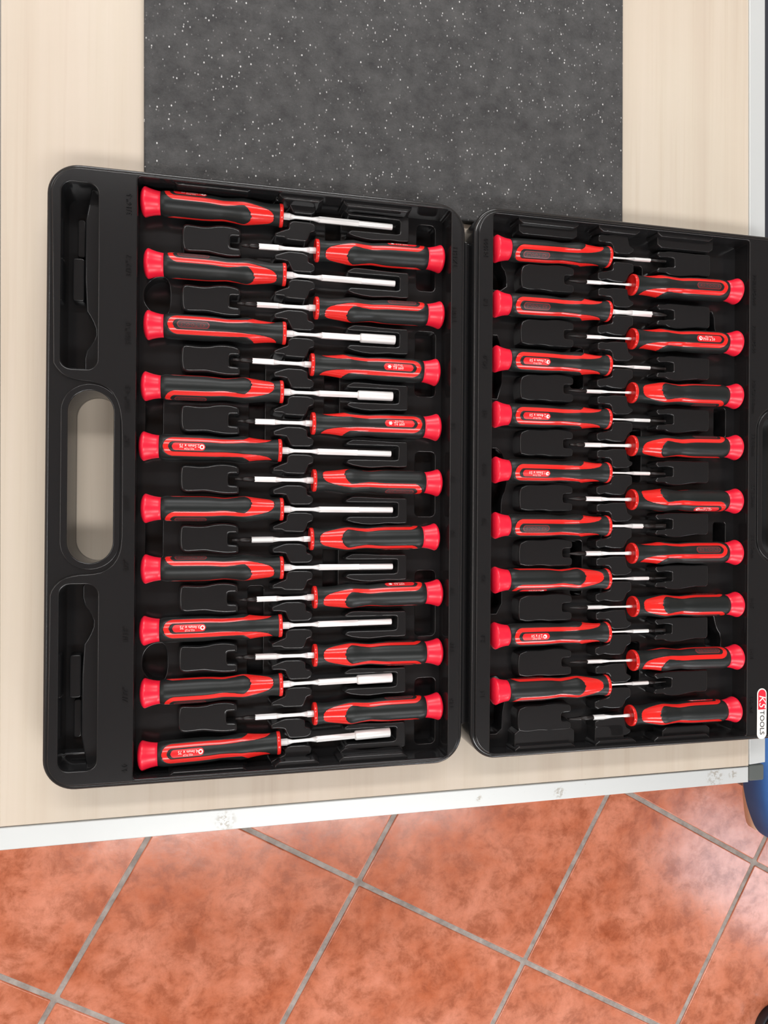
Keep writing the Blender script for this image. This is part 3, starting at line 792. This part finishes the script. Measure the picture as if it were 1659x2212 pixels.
# base, left column: nut drivers
Lx = [-159.0, -156.8, -156.5, -157.9, -158.7, -157.3, -157.0, -157.5, -156.9, -158.0]
Lspec = [(72, 'size', NUT_S), (66, 'logo', NUT_S), (14, 'logo', NUT_L), (-60, 'logo', NUT_L), (4, 'size', NUT_S), (-62, 'logo', NUT_S), (60, 'logo', NUT_S), (4, 'size', NUT_S), (-75, 'logo', NUT_L), (-6, 'size', NUT_L)]
Lsize = ['5.5', '5.0', '4.5', '4.5', '2.5', '3.2', '2.8', '3.0', '4.5', '4.0']
Ly = [(194.0, 193.6), (155.2, 155.1), (116.5, 116.7), (77.9, 78.2), (40.2, 39.8), (1.1, 1.3), (-37.1, -37.0), (-75.9, -75.0), (-115.2, -113.6), (-154.5, -151.6)]
for i, (ap, fc, bs) in enumerate(Lspec):
    look = {'size': 'red size label', 'logo': 'maker logo panel'}[fc]
    face = ('with '+look+' upwards') if abs(ap) < 30 else 'with black grip upwards'
    driver('nut driver %s, %s in the carry-handle column' % (face, pos_word(i, 10)),
           'nut drivers along the handle side of the case', Lx[i], Ly[i][0], Lx[i]+89.2, Ly[i][1], ap, fc, bs,
           (Lsize[i]+'mm x 75', '922.71%02d' % (20+i), 'ring'), ('shaft', 'socket'))
# base, right column: torx drivers (caps at the hinge)
Rx = [40.6, 40.6, 38.0, 39.0, 40.0, 38.4, 41.0, 41.4, 41.6]
Ry = [(174.4, 172.8), (135.8, 134.7), (96.2, 97.1), (58.4, 58.2), (20.3, 20.5), (-16.8, -18.2), (-55.2, -56.8), (-96.0, -95.2), (-133.2, -133.9)]
Rspec = [(76, 'size'), (62, 'logo'), (14, 'size'), (14, 'size'), (-55, 'logo'), (-92, 'size'), (60, 'size'), (88, 'logo'), (68, 'logo')]
Rsz = ['T15', 'T10', 'T8', 'T6', 'T7', 'T8', 'T9', 'T10', 'T15']
for i, (ap, fc) in enumerate(Rspec):
    face = 'with red size label upwards' if abs(ap) < 30 else 'with black grip upwards'
    driver('screwdriver %s, %s in column left of hinge' % (face, pos_word(i, 9)),
           'screwdrivers left of the hinge', Rx[i], Ry[i][0], Rx[i]-89.2, Ry[i][1], ap, fc, TORX_BIG if i % 3 else TORX_BIG2,
           (Rsz[i]+' x60', '922.71%02d' % (60+i), 'star'))
# lid, left column (caps at the hinge)
Dy = [(185.2, 186.9), (146.6, 147.4), (108.0, 108.0), (69.1, 69.1), (30.1, 30.0), (-8.8, -8.8), (-47.1, -47.3), (-86.1, -86.1), (-125.0, -124.6)]
Dspec = [(-14, 'logo', HEX_T), (2, 'logo', HEX_L), (0, 'size', HEX_T), (0, 'size', HEX_T), (-12, 'size', HEX_T), (-14, 'logo', SLOT_M), (-74, 'size', SLOT_T), (-12, 'size', SLOT_T), (-90, 'logo', SLOT_T)]
Dtx = [('1.3mm x 50', 'hex'), ('3.0mm x 50', 'hex'), ('2.0mm x 50', 'hex'), ('2.4mm x 50', 'hex'), ('1.5mm x 50', 'hex'), ('3.0 x 50', 'disc'), ('2.4 x 50', 'disc'), ('2.0 x 50', 'disc'), ('1.5 x 50', 'disc')]
for i, (ap, fc, bs) in enumerate(Dspec):
    face = ('with '+{'size': 'red size label', 'logo': 'maker logo panel'}[fc]+' upwards') if abs(ap) < 30 else 'with black grip upwards'
    driver('screwdriver %s, %s in column right of hinge' % (face, pos_word(i, 9)),
           'screwdrivers right of the hinge', 75.9+i*0.16, Dy[i][0], 75.9+i*.16+90.4, Dy[i][1], ap, fc, bs,
           (Dtx[i][0], '922.71%02d' % (10+i), Dtx[i][1]), lid=True)
# lid, right column
Fx = [276.2, 276.4, 276.6, 276.8, 277.1, 277.4, 278.6, 278.9, 277.2]
Fy = [(170.0, 168.2), (130.4, 128.6), (90.2, 89.0), (51.2, 50.1), (10.4, 10.6), (-28.6, -28.8), (-68.2, -67.9), (-108.2, -107.4), (-148.0, -147.8)]
Fspec = [(22, 'logo', PH_T), (20, 'size', PH_T), (-70, 'logo', PH_T), (72, 'logo', TX_M), (-52, 'size', PH_M), (16, 'logo', PH_M), (94, 'size', PH_T), (40, 'logo', PH_T), (80, 'size', SLOT_M)]
for i, (ap, fc, bs) in enumerate(Fspec):
    face = ('with '+{'size': 'red size label', 'logo': 'maker logo panel'}[fc]+' upwards') if abs(ap) < 45 else 'with black grip upwards'
    driver('screwdriver %s, %s in far right column' % (face, pos_word(i, 9)),
           'screwdrivers at the far right of the lid', Fx[i], Fy[i][0], Fx[i]-91.8, Fy[i][1], ap, fc, bs,
           ('PH0 x 50', '922.71%02d' % (80+i), 'disc'), lid=True)
